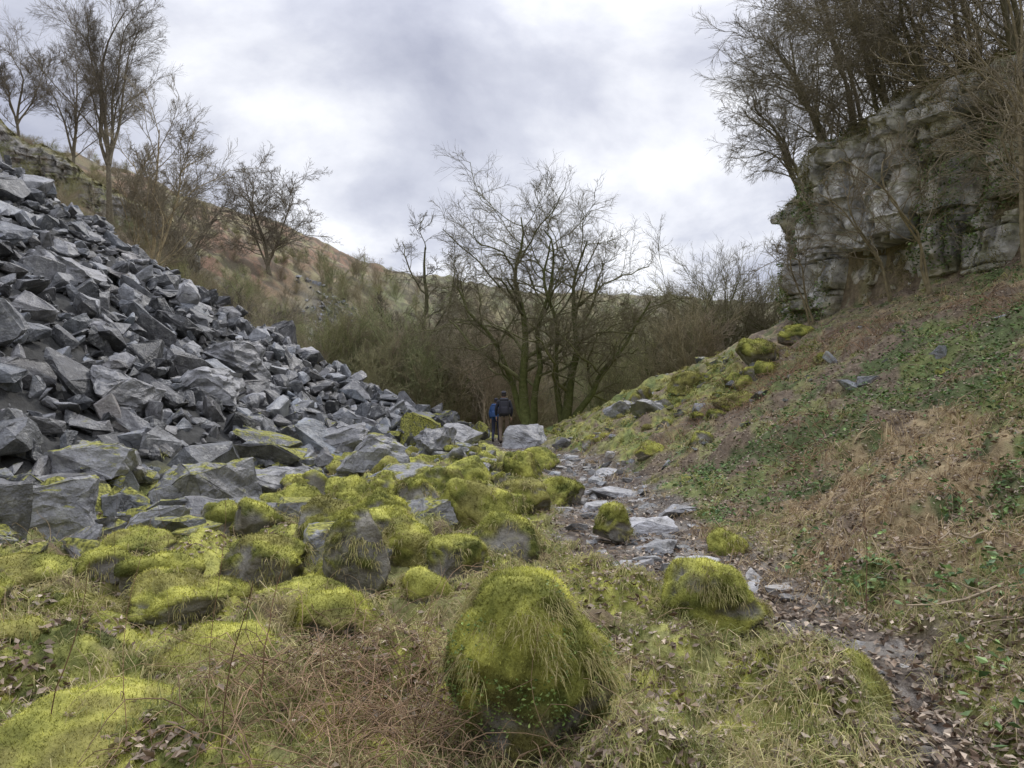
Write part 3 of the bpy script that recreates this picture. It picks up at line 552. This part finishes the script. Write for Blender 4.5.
# ---------------------------------------------------------------- cliffs
def cliff(name,pts,top,below,ds,dz,seed,amp=1.0,tint=(.2,.19,.175)):
    r=np.random.default_rng(seed); pts=np.array(pts,float); seg=np.hypot(*np.diff(pts,axis=0).T); cum=np.concatenate([[0],np.cumsum(seg)])
    s=np.arange(0,cum[-1],ds); X=np.interp(s,cum,pts[:,0]);Y=np.interp(s,cum,pts[:,1])
    ker=np.ones(25)/25
    Xp=np.convolve(np.pad(X,12,'edge'),ker,'valid');Yp=np.convolve(np.pad(Y,12,'edge'),ker,'valid')
    tx=np.gradient(Xp);ty=np.gradient(Yp); l=np.hypot(tx,ty); nx=-ty/l;ny=tx/l
    zt=top(Xp,Yp,s); zb=H(Xp+nx*.8,Yp+ny*.8,False)-below
    nz=int(np.max(zt-zb)/dz); t=np.linspace(0,1,nz)
    S,Tt=np.meshgrid(s,t); Z=zb[None]*(1-Tt)+zt[None]*Tt
    Zw=Z+(fbm2(S*.12,Z*.05,seed,3)-.5)*.9+(fbm2(S*1.5,Z*1.5,seed+1,3)-.5)*.18
    th=r.uniform(.15,1.0,90)**1.2*.9+.1; cz=np.cumsum(th)-6; li=np.clip(np.searchsorted(cz,Zw.ravel()).reshape(Zw.shape),1,89)
    dlo=np.minimum(np.abs(Zw-cz[li-1]),np.abs(cz[li]-Zw))
    off=r.uniform(0,5,90)[li]; wv=r.uniform(.3,1.6,90)[li]; sw=S+(fbm2(S*1.2,Z*1.2,seed+3,3)-.5)*.6
    cell=np.floor((sw+off)/wv); fr=(sw+off)/wv-cell; dj=np.minimum(fr,1-fr)*wv
    rnd=_h(cell,li.astype(float),np.zeros_like(cell),seed); rn2=_h(cell,li.astype(float),np.ones_like(cell),seed+5)
    swb=S+(fbm2(S*.4,Z*.35,seed+21,3)-.5)*1.6; colw=1.5; cb_=np.floor(swb/colw); frb=swb/colw-cb_; rb=_h(cb_,np.floor(Zw/3.1),np.zeros_like(cb_),seed+31)
    lay=r.uniform(-.1,.12,90)[li]
    disp=(rnd-.5)*.55*(.4+.9*rn2)+lay+(rb-.5)*1.1*amp+(fbm2(S*.22,Z*.18,seed+8,3)-.5)*2.0*amp+(fbm2(S*1.8,Z*1.8,seed+9,5)-.5)*.6
    disp-=.65*np.exp(-(np.minimum(frb,1-frb)*colw/.12)**2)*amp
    g=fbm2(S*.9,Z*.9,seed+41,3); disp-=(.14*np.exp(-(dlo/.03)**2))*ss(.4,.55,g)+.16*np.exp(-(dj/.035)**2)
    disp+=(fr-.5)*.15*(rn2-.5)*2
    disp-=1.6*ss(.82,1,Tt)**1.4*amp; disp+=.6*(1-ss(0,.22,Tt))
    px=Xp[None]+nx[None]*disp; py=Yp[None]+ny[None]*disp
    V=np.stack([px,py,Z],-1).reshape(-1,3); ns=len(s)
    i=np.arange(nz-1)[:,None]*ns; j=np.arange(ns-1)[None]; q=np.stack([i+j,i+j+1,i+ns+j+1,i+ns+j],-1).reshape(-1,4)[:, ::-1]
    a=fbm2(S*.6,Z*.6,seed+12,4); b=fbm2(S*2.5,Z*.5,seed+13,4); cc=fbm2(S*3,Z*3,seed+14,4)
    C=np.array(tint)[None,None]*(.6+b[...,None]*.7+rn2[...,None]*.35)
    def mx(C,c,m): m=np.clip(m,0,1)[...,None]; return C*(1-m)+np.array(c)*m
    C=mx(C,(.48,.41,.31),ss(.54,.66,a)*.45); C=mx(C,(.12,.12,.115),ss(.54,.65,b)*.7)
    gz=np.gradient(disp,axis=0); C=mx(C,(.20,.21,.065),ss(.0,.09,-gz)*ss(.44,.56,a)*.85); C=mx(C,(.18,.18,.07),ss(.56,.64,cc*.5+a*.5)*.55)
    C=mx(C,(.24,.22,.1),ss(.84,.97,Tt+(cc-.5)*.2)); C=mx(C,(.30,.28,.09),ss(.26,.08,Tt+(cc-.5)*.25)*.75)
    C=mx(C,(.03,.03,.03),np.exp(-(dlo/.025)**2)*.5*ss(.4,.55,g)+np.exp(-(dj/.03)**2)*.4)
    build(name,V,q,None,M_cliff,C.reshape(-1,3)); return V
CV=cliff('limestone_cliff',CL[1:9],lambda x,y,s:10.3+.9*fbm2(s*.3,s*0,7,3)+.10*np.clip(25-y,0,25),1.0,.05,.045,3,tint=(.52,.51,.49))
cliff('rock_outcrop',[(-33,79),(-38,75.5),(-43,73.5),(-50,71),(-58,69)],lambda x,y,s:H(x,y,False)+3.2+1.6*fbm2(s*.3,s*0,8,3),2.0,.16,.12,9,.5,(.36,.345,.32))
mask=rng.random(len(CV))<.10; cv=CV[mask]; g=fbm3(cv[:,0]*.6,cv[:,1]*.6,cv[:,2]*.8,33,3); up=(cv[:,2]>9.4)|((g>.56))|((cv[:,2]<5.8)&(g>.46)); cv=cv[up]
cv=cv[cv[:,1]<34]; rep=5; P0=np.repeat(cv,rep,0)+rng.normal(0,.06,(len(cv)*rep,3)); m=len(P0)
d0=nrm(np.stack([-.8+rng.normal(0,.5,m),-.4+rng.normal(0,.5,m),.3+rng.normal(0,.4,m)],-1)); cb=rng.random((m,1))**1.3
V,q,t,C=blades(P0,d0,rng.uniform(.08,.35,m),np.full(m,.016),np.full(m,.9),c3(.17,.18,.06)*(1-cb)+c3(.55,.48,.26)*cb,K=3,tipc=1.1); build('cliff_grass',V,q,t,M_fuzz,C); print('cliffgrass',m)
iv=CV[rng.random(len(CV))<.3]; g=fbm3(iv[:,0]*.5+9,iv[:,1]*.5,iv[:,2]*.5,133,3); iv=iv[(g>.57)&(iv[:,1]<32)]; n=len(iv); cb=rng.random((n,1))
leaves('cliff_ivy',iv[:,0]-rng.uniform(.02,.2,n),iv[:,1]-rng.uniform(0,.15,n),iv[:,2],rng.uniform(.06,.12,n),1.2,c3(.06,.10,.035)*(1-cb)+c3(.20,.29,.09)*cb)
LC=[(11,.1,1,.8,.6,.5,8,.2,.01,.016),(8,.12,1,.7,.55,.55,6,.18,.0,.009),(7,.1,1,.6,.55,.55,5,.16,-.01,.006),(5,.1,1,.5,.75,.6,3,.14,.0,.0045)]
for i,(x,y,z,lx,ly,h) in enumerate([(11.3,26.0,10.3,-1.6,-.5,4.6),(12.3,23.5,10.5,-2.0,-1,5.5),(12.8,27,10.8,-1.2,-.5,6.5),(14,22,10.8,-1.6,-1,6),(13.8,19.6,10.6,-2.2,-1.6,5.5),(14.6,16.4,10.4,-3.6,-1.0,2.6),(12.4,21.2,10.4,-2.6,-1.4,3.6),(11.2,28.5,10.2,-1.4,.2,3.6)]):
    st_=[stem([(0,0,0),(lx*.3+random.uniform(-.4,.4),ly*.3,h*.35),(lx*random.uniform(.5,1.1),ly,h*.7),(lx*random.uniform(.6,1.8),ly*1.2,h*random.uniform(.8,1.05))],.1,.02,11,.1,300+i*5+j) for j in range(3)]
    tree('hawthorn_tree',(x,y,z-.6),st_,LC,310+i,(.19,.175,.12),(.30,.265,.2))
tp=[]
for i in range(3):
    rr=random.Random(160+i)
    ss_=[stem([(rr.uniform(-.3,.3),rr.uniform(-.3,.3),0),(rr.uniform(-.8,.8),rr.uniform(-.8,.8),1.4),(rr.uniform(-2,2),rr.uniform(-2,2),2.8)],.05,.015,9,.1,i*7+j+900) for j in range(4)]
    V,q,C=treemesh('t',ss_,[(9,.1,1,.7,.6,.5,7,.2,.0,.011),(7,.1,1,.65,.55,.55,5,.18,-.01,.007),(5,.1,1,.6,.65,.6,3,.16,0,.005)],170+i,(.28,.24,.18),(.35,.31,.23)); tp.append(build('thicket_mesh',V,q,None,M_bark,C,smooth=True,link=False))
th_=D.objects.new('cliff_top_thicket',None); SC.collection.objects.link(th_)
clp=np.array([(10.6,30),(10.0,27.5),(9.9,25),(10.6,22.8),(11.6,20.6),(12.8,18.4),(14.2,15.6),(15.8,12.5),(17,9)])
for i in range(18):
    t=rng.random()*(len(clp)-1.01); k0=int(t); p=clp[k0]+(clp[k0+1]-clp[k0])*(t-k0); back=rng.uniform(.4,2.6)
    x=p[0]+back; y=p[1]+back*.35; o=D.objects.new('thicket_shrub',tp[rng.integers(3)]); z=9.9+back*.35 if back<1.5 else Hs(x,y)
    o.location=(x,y,z-.1); s=rng.uniform(.5,.9); o.scale=(s,s,s*rng.uniform(.7,1.0)); o.rotation_euler=(rng.normal(.1,.2),-.5*math.exp(-back/1.5)+rng.normal(0,.15),rng.uniform(0,6.28)); o.parent=th_; SC.collection.objects.link(o)
for i,(x,y,dx,dy,h,r) in enumerate([(11.6,16.6,-.4,-.4,7.5,.07),(9.6,23.6,-1.0,-.5,2.6,.04),(11.0,19.3,-1.6,-.8,3.6,.045),(12.0,15.2,-2.6,-.3,4.5,.05),(10.6,20.6,-1.2,-.5,3.2,.04),(10.4,13.6,-1.2,-.3,3.8,.04)]):
    z0=Hs(x,y)
    st_=[stem([(0,0,0),(dx*.3,dy*.3,h*.4),(dx*random.uniform(.6,1.2),dy,h*.75),(dx*random.uniform(.8,1.8),dy,h)],r,.015,11,.12,400+i*5+j) for j in range(2)]
    tree('elder_shrub',(x,y,z0-.2),st_,[(9,.3,1,.8,.45,.5,7,.2,.02,.012),(7,.15,1,.7,.5,.55,5,.18,.0,.008),(5,.15,1,.65,.6,.55,4,.16,0,.006)],410+i,(.27,.23,.15),(.26,.22,.16))
# ---------------------------------------------------------------- foreground stalks, bramble, branches
def strands(name,x,y,L,lean,up,wig,r0,col,K=9,seed=1,ns=4,dz=0):
    r=np.random.default_rng(seed); n=len(x); z=H(x,y)+dz; az=r.uniform(0,6.28,n)
    d=nrm(np.stack([np.cos(az)*lean,np.sin(az)*lean,np.ones(n)*up[0]],-1)); P=walk(np.stack([x,y,z],-1),d,L,K,wig,up[1],r)
    g=H(P[:,:,0].ravel(),P[:,:,1].ravel()).reshape(n,K)+.01; P[:,:,2]=np.maximum(P[:,:,2],g)
    R=r0*np.linspace(1,.4,K)[None]*r.uniform(.6,1.2,(n,1)); V,q,t,C=tubes(P,R,ns,np.asarray(col)*r.uniform(.5,1.5,(n,1))); return build(name,V,q,None,M_bark,C,smooth=True)
n=600; strands('bramble_thicket',-0.65+rng.normal(0,.45,n),3.75+rng.normal(0,.42,n),rng.uniform(.3,.8,n),.9,(.9,-.22),.22,.003,(.32,.22,.14),seed=51)
n=1000; x=rng.uniform(-5,1.2,n);y=rng.uniform(3.2,11,n); strands('dead_stems',x,y,rng.uniform(.15,.45,n),.8,(.9,-.2),.2,.0028,(.36,.27,.17),seed=52)
n=1400; x,y=wedge(n*2,3.5,18,.8); k=x>np.interp(y,*RX)+.2; x=x[k];y=y[k]; n=len(x); strands('fallen_twigs',x,y,rng.uniform(.3,1.0,n),1.0,(.25,-.12),.2,.004,(.42,.33,.24),seed=53)
# low brambles and dead bracken standing on the bank
cx=rng.uniform(0,7.5,26); cy=rng.uniform(7,21,26); cx=cx+np.interp(cy,*RX)+.4; n=26*45; x=np.repeat(cx,45)+rng.normal(0,.3,n); y=np.repeat(cy,45)+rng.normal(0,.3,n)
strands('bank_bramble',x,y,rng.uniform(.3,.9,n),.9,(1.0,-.2),.2,.005,(.34,.22,.14),seed=54)
for i,(px,d,L,a) in enumerate([(130,3.3,.95,0),(205,3.2,1.05,.2),(118,6,.9,.1),(172,7.0,.9,.1),(262,3.6,.7,.1),(865,5.5,1.1,-.1),(55,3.4,.8,.1),(225,3.1,.85,-.3)]):
    x=(px-512)/740*d; strands('dead_flower_stalk',np.array([x]),np.array([d]),np.array([L]),.15,(1,.02),.09,.0035,(.2,.12,.08),K=12,seed=70+i)
for i,(px,d,dx,L) in enumerate([(985,6.2,-1,1.1),(1000,5.4,-1,.8),(905,6.5,1,.9),(600,19,1,1.5)]):
    x=(px-512)/740*d; r=np.random.default_rng(80+i); P=walk(np.array([[x,d,Hs(x,d)+.05]]),nrm(np.array([[dx,-.5,-.1]])),np.array([L]),10,.16,0,r)
    g=H(P[0,:,0],P[0,:,1])+.04; P[0,:,2]=np.maximum(g,P[0,:,2]); R=np.linspace(.012,.005,10)[None]
    parts=[tubes(a,b_,5,(.42,.34,.24)) for a,b_ in grow(P,R,[(7,.2,1,.7,.4,.5,5,.18,.06,.004)],80+i)]; V,q,t,C=merge(parts); build('fallen_branch',V,q,None,M_bark,C,smooth=True)
# ---------------------------------------------------------------- hikers
def flatmat(name,col,rough=.8):
    m=D.materials.new(name); nt,N,L=nodes(m); o=N('ShaderNodeOutputMaterial');b=N('ShaderNodeBsdfPrincipled'); no=N('ShaderNodeTexNoise'); no.inputs['Scale'].default_value=14
    mx=N('ShaderNodeMix'); mx.data_type='RGBA'; mx.inputs['A'].default_value=(*[c*.7 for c in col],1); mx.inputs['B'].default_value=(*[c*1.3 for c in col],1); L(no.outputs['Fac'],mx.inputs['Factor']); L(mx.outputs['Result'],b.inputs['Base Color']); b.inputs['Roughness'].default_value=rough; L(b.outputs[0],o.inputs[0]); return m
def skin(name,verts,edges,radii,mats,matfn,parent,root=0,sub=2):
    me=D.meshes.new(name); me.from_pydata([Vector(v) for v in verts],edges,[]); ob=D.objects.new(name,me); SC.collection.objects.link(ob)
    md=ob.modifiers.new('s','SKIN')
    for i,v in enumerate(me.skin_vertices[0].data):
        r=radii[i]; v.radius=(r,r) if not isinstance(r,tuple) else r; v.use_root=(i==root)
    s=ob.modifiers.new('u','SUBSURF'); s.levels=sub; s.render_levels=sub
    dg=bpy.context.evaluated_depsgraph_get(); nm=D.meshes.new_from_object(ob.evaluated_get(dg)); ob.modifiers.clear(); ob.data=nm
    nm.materials.clear()
    for m in mats: nm.materials.append(m)
    for p in nm.polygons: p.use_smooth=True; p.material_index=matfn(p.center)
    ob.parent=parent; return ob
SKIN=flatmat('skin',(.45,.27,.2),.6); HAIR=flatmat('hair',(.04,.03,.025),.7); BOOT=flatmat('boot',(.04,.03,.025),.6)
def box(name,c,s,mat,parent,bev=.04,rot=(0,0,0)):
    bm=bmesh.new(); bmesh.ops.create_cube(bm,size=1); bmesh.ops.scale(bm,vec=s,verts=bm.verts); bmesh.ops.bevel(bm,geom=list(bm.edges),offset=bev,segments=4,affect='EDGES',profile=.5)
    for v in bm.verts: v.co.x*=1-.12*(v.co.z/s[2])
    me=D.meshes.new(name); bm.to_mesh(me); bm.free(); me.materials.append(mat); [setattr(p,'use_smooth',True) for p in me.polygons]
    o=D.objects.new(name,me); o.location=c; o.rotation_euler=rot; o.parent=parent; SC.collection.objects.link(o); return o
def hiker(x,y,h,jc,tc,pc,yaw,hat,stride=.16,pack=True):
    e=D.objects.new('hiker',None); SC.collection.objects.link(e); e.location=(x,y,Hs(x,y)-.01); e.rotation_euler=(0,0,yaw); e.scale=(h/1.8,)*3
    J=flatmat('jacket',jc);T=flatmat('trousers',tc)
    v=[(0,0,.95),(0,.01,1.15),(0,.03,1.36),(0,.03,1.49),(0,.04,1.56),
       (.10,0,.90),(.11,.10,.50),(.11,.05+stride*.2,.09),(.115,.20,.04),
       (-.10,0,.90),(-.11,.05,.50),(-.11,-stride,.10),(-.115,-stride+.14,.04),
       (.19,.02,1.42),(.27,-.03,1.15),(.25,.10,.92),(-.19,.02,1.42),(-.27,.04,1.16),(-.25,.16,.95)]
    ed=[(0,1),(1,2),(2,3),(3,4),(0,5),(5,6),(6,7),(7,8),(0,9),(9,10),(10,11),(11,12),(2,13),(13,14),(14,15),(2,16),(16,17),(17,18)]
    r=[(.17,.13),(.165,.125),(.18,.13),(.075,.075),(.06,.06),.10,.072,.05,.045,.10,.072,.05,.045,.08,.058,.042,.08,.058,.042]
    skin('body',v,ed,r,[J,T,BOOT,SKIN],lambda c:3 if c.z>1.50 else (0 if (c.z>.93 or abs(c.x)>.19) else (1 if c.z>.13 else 2)),e)
    hv=[(0,.04,1.53),(0,.05,1.60),(0,.05,1.68),(0,.04,1.75),(0,.115,1.665),(0,.14,1.655),(.085,.045,1.67),(-.085,.045,1.67)]
    he=[(0,1),(1,2),(2,3),(2,4),(4,5),(2,6),(2,7)]
    skin('head',hv,he,[.055,.075,.092,.07,.03,.014,.018,.018],[SKIN,HAIR],lambda c:1 if (c.z>1.70 or (c.y<.06 and c.z>1.60)) else 0,e,root=2)
    for sx in (-.032,.032):
        bm=bmesh.new(); bmesh.ops.create_uvsphere(bm,u_segments=8,v_segments=6,radius=.012); me=D.meshes.new('eye'); bm.to_mesh(me);bm.free(); me.materials.append(HAIR); o=D.objects.new('eye',me); o.location=(sx,.135,1.69); o.parent=e; SC.collection.objects.link(o)
    if hat:
        skin('beanie',[(0,.04,1.69),(0,.04,1.75),(0,.04,1.80)],[(0,1),(1,2)],[.105,.098,.05],[flatmat('beanie',hat)],lambda c:0,e)
    for sgn,w in ((1,(.25,.10,.90)),(-1,(-.25,.16,.93))):
        w=np.array(w); hv=[w,w+[0,.01,-.05],w+[0,.02,-.09]]; he=[(0,1),(1,2)]; hr=[.026,.03,.03]
        for fi,(oy,l) in enumerate([(-.030,.055),(-.010,.068),(.010,.073),(.030,.066)]):
            b_=len(hv); hv+= [w+[0,.02+oy,-.10],w+[-sgn*.006,.022+oy,-.10-l*.5],w+[-sgn*.022,.025+oy,-.10-l]]; he+=[(2,b_),(b_,b_+1),(b_+1,b_+2)]; hr+=[.010,.009,.008]
        b_=len(hv); hv+=[w+[-sgn*.005,.045,-.055],w+[-sgn*.015,.062,-.085]]; he+=[(1,b_),(b_,b_+1)]; hr+=[.011,.009]
        skin('hand',hv,he,hr,[SKIN],lambda c:0,e,sub=1)
    if pack:
        PK=flatmat('backpack',pc,.6)
        box('backpack',(0,-.21,1.24),(.34,.22,.50),PK,e,.07); box('backpack_lid',(0,-.21,1.50),(.30,.22,.12),PK,e,.05); box('backpack_pocket',(0,-.335,1.14),(.24,.08,.24),PK,e,.03)
        for sx in (-1,1):
            box('side_pocket',(sx*.185,-.2,1.12),(.07,.14,.22),PK,e,.03)
            skin('shoulder_strap',[(sx*.1,-.12,1.46),(sx*.11,.0,1.535),(sx*.11,.14,1.44),(sx*.13,.15,1.25),(sx*.17,-.06,1.08)],[(0,1),(1,2),(2,3),(3,4)],[(.022,.012)]*5,[PK],lambda c:0,e,sub=1)
    return e
hiker(-.28,25.6,1.84,(.03,.032,.045),(.2,.15,.11),(.03,.03,.045),.05,(.06,.06,.075))
hiker(-.60,27.8,1.66,(.03,.09,.24),(.04,.045,.08),(.035,.09,.24),-.15,(.04,.04,.06))
# ---------------------------------------------------------------- light, sky, camera
SUN_EL=math.radians(50); SUN_AZ=math.radians(25)
w=D.worlds.new('World'); SC.world=w; w.use_nodes=True; nt=w.node_tree; nt.nodes.clear(); N=nt.nodes.new; L=nt.links.new
out=N('ShaderNodeOutputWorld'); bg=N('ShaderNodeBackground'); bg.inputs['Strength'].default_value=.115
sky=N('ShaderNodeTexSky'); sky.sky_type='NISHITA'; sky.sun_disc=False; sky.sun_elevation=SUN_EL; sky.sun_rotation=SUN_AZ
tc=N('ShaderNodeTexCoord'); sx=N('ShaderNodeSeparateXYZ'); L(tc.outputs['Generated'],sx.inputs[0])
za=N('ShaderNodeMath'); za.operation='MAXIMUM'; L(sx.outputs['Z'],za.inputs[0]); za.inputs[1].default_value=0
zb=N('ShaderNodeMath'); zb.operation='ADD'; L(za.outputs[0],zb.inputs[0]); zb.inputs[1].default_value=.3
dx=N('ShaderNodeMath'); dx.operation='DIVIDE'; L(sx.outputs['X'],dx.inputs[0]); L(zb.outputs[0],dx.inputs[1])
dy=N('ShaderNodeMath'); dy.operation='DIVIDE'; L(sx.outputs['Y'],dy.inputs[0]); L(zb.outputs[0],dy.inputs[1])
cb=N('ShaderNodeCombineXYZ'); L(dx.outputs[0],cb.inputs[0]); L(dy.outputs[0],cb.inputs[1]); cb.inputs[2].default_value=5.2
no=N('ShaderNodeTexNoise'); no.inputs['Scale'].default_value=1.7; no.inputs['Detail'].default_value=9; no.inputs['Roughness'].default_value=.55; no.inputs['Distortion'].default_value=.2; L(cb.outputs[0],no.inputs['Vector'])
cr=N('ShaderNodeValToRGB'); E=cr.color_ramp.elements; E[0].position=.36; E[0].color=(4.2,4.4,5.4,1); E[1].position=.64; E[1].color=(9.6,9.7,10.1,1); e=E.new(.49); e.color=(6.2,6.4,7.3,1)
L(no.outputs['Fac'],cr.inputs[0])
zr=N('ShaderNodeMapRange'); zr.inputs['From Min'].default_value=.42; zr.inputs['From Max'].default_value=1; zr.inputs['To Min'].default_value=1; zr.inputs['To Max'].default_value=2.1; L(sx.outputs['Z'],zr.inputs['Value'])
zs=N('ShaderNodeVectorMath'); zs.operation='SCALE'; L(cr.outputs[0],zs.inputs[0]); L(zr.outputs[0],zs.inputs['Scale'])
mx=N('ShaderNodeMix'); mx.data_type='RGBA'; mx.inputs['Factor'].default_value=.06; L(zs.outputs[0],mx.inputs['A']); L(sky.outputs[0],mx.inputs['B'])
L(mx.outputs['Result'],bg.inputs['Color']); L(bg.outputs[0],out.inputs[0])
ld=D.lights.new('sun','SUN'); ld.energy=1.5; ld.angle=math.radians(10); ld.color=(1,.95,.87); lo=D.objects.new('sun',ld); SC.collection.objects.link(lo)
dirv=Vector((math.sin(SUN_AZ)*math.cos(SUN_EL),math.cos(SUN_AZ)*math.cos(SUN_EL),math.sin(SUN_EL))); lo.rotation_euler=dirv.to_track_quat('Z','Y').to_euler()
cd=D.cameras.new('camera'); cam=D.objects.new('camera',cd); SC.collection.objects.link(cam); cd.lens=26; cd.sensor_width=36; cd.clip_end=2000; cd.clip_start=.05
cam.location=(0,0,1.6); cam.rotation_euler=(math.radians(90+1.24),0,0); SC.camera=cam
SC.view_settings.view_transform='Standard'; SC.view_settings.look='None'; SC.view_settings.exposure=0
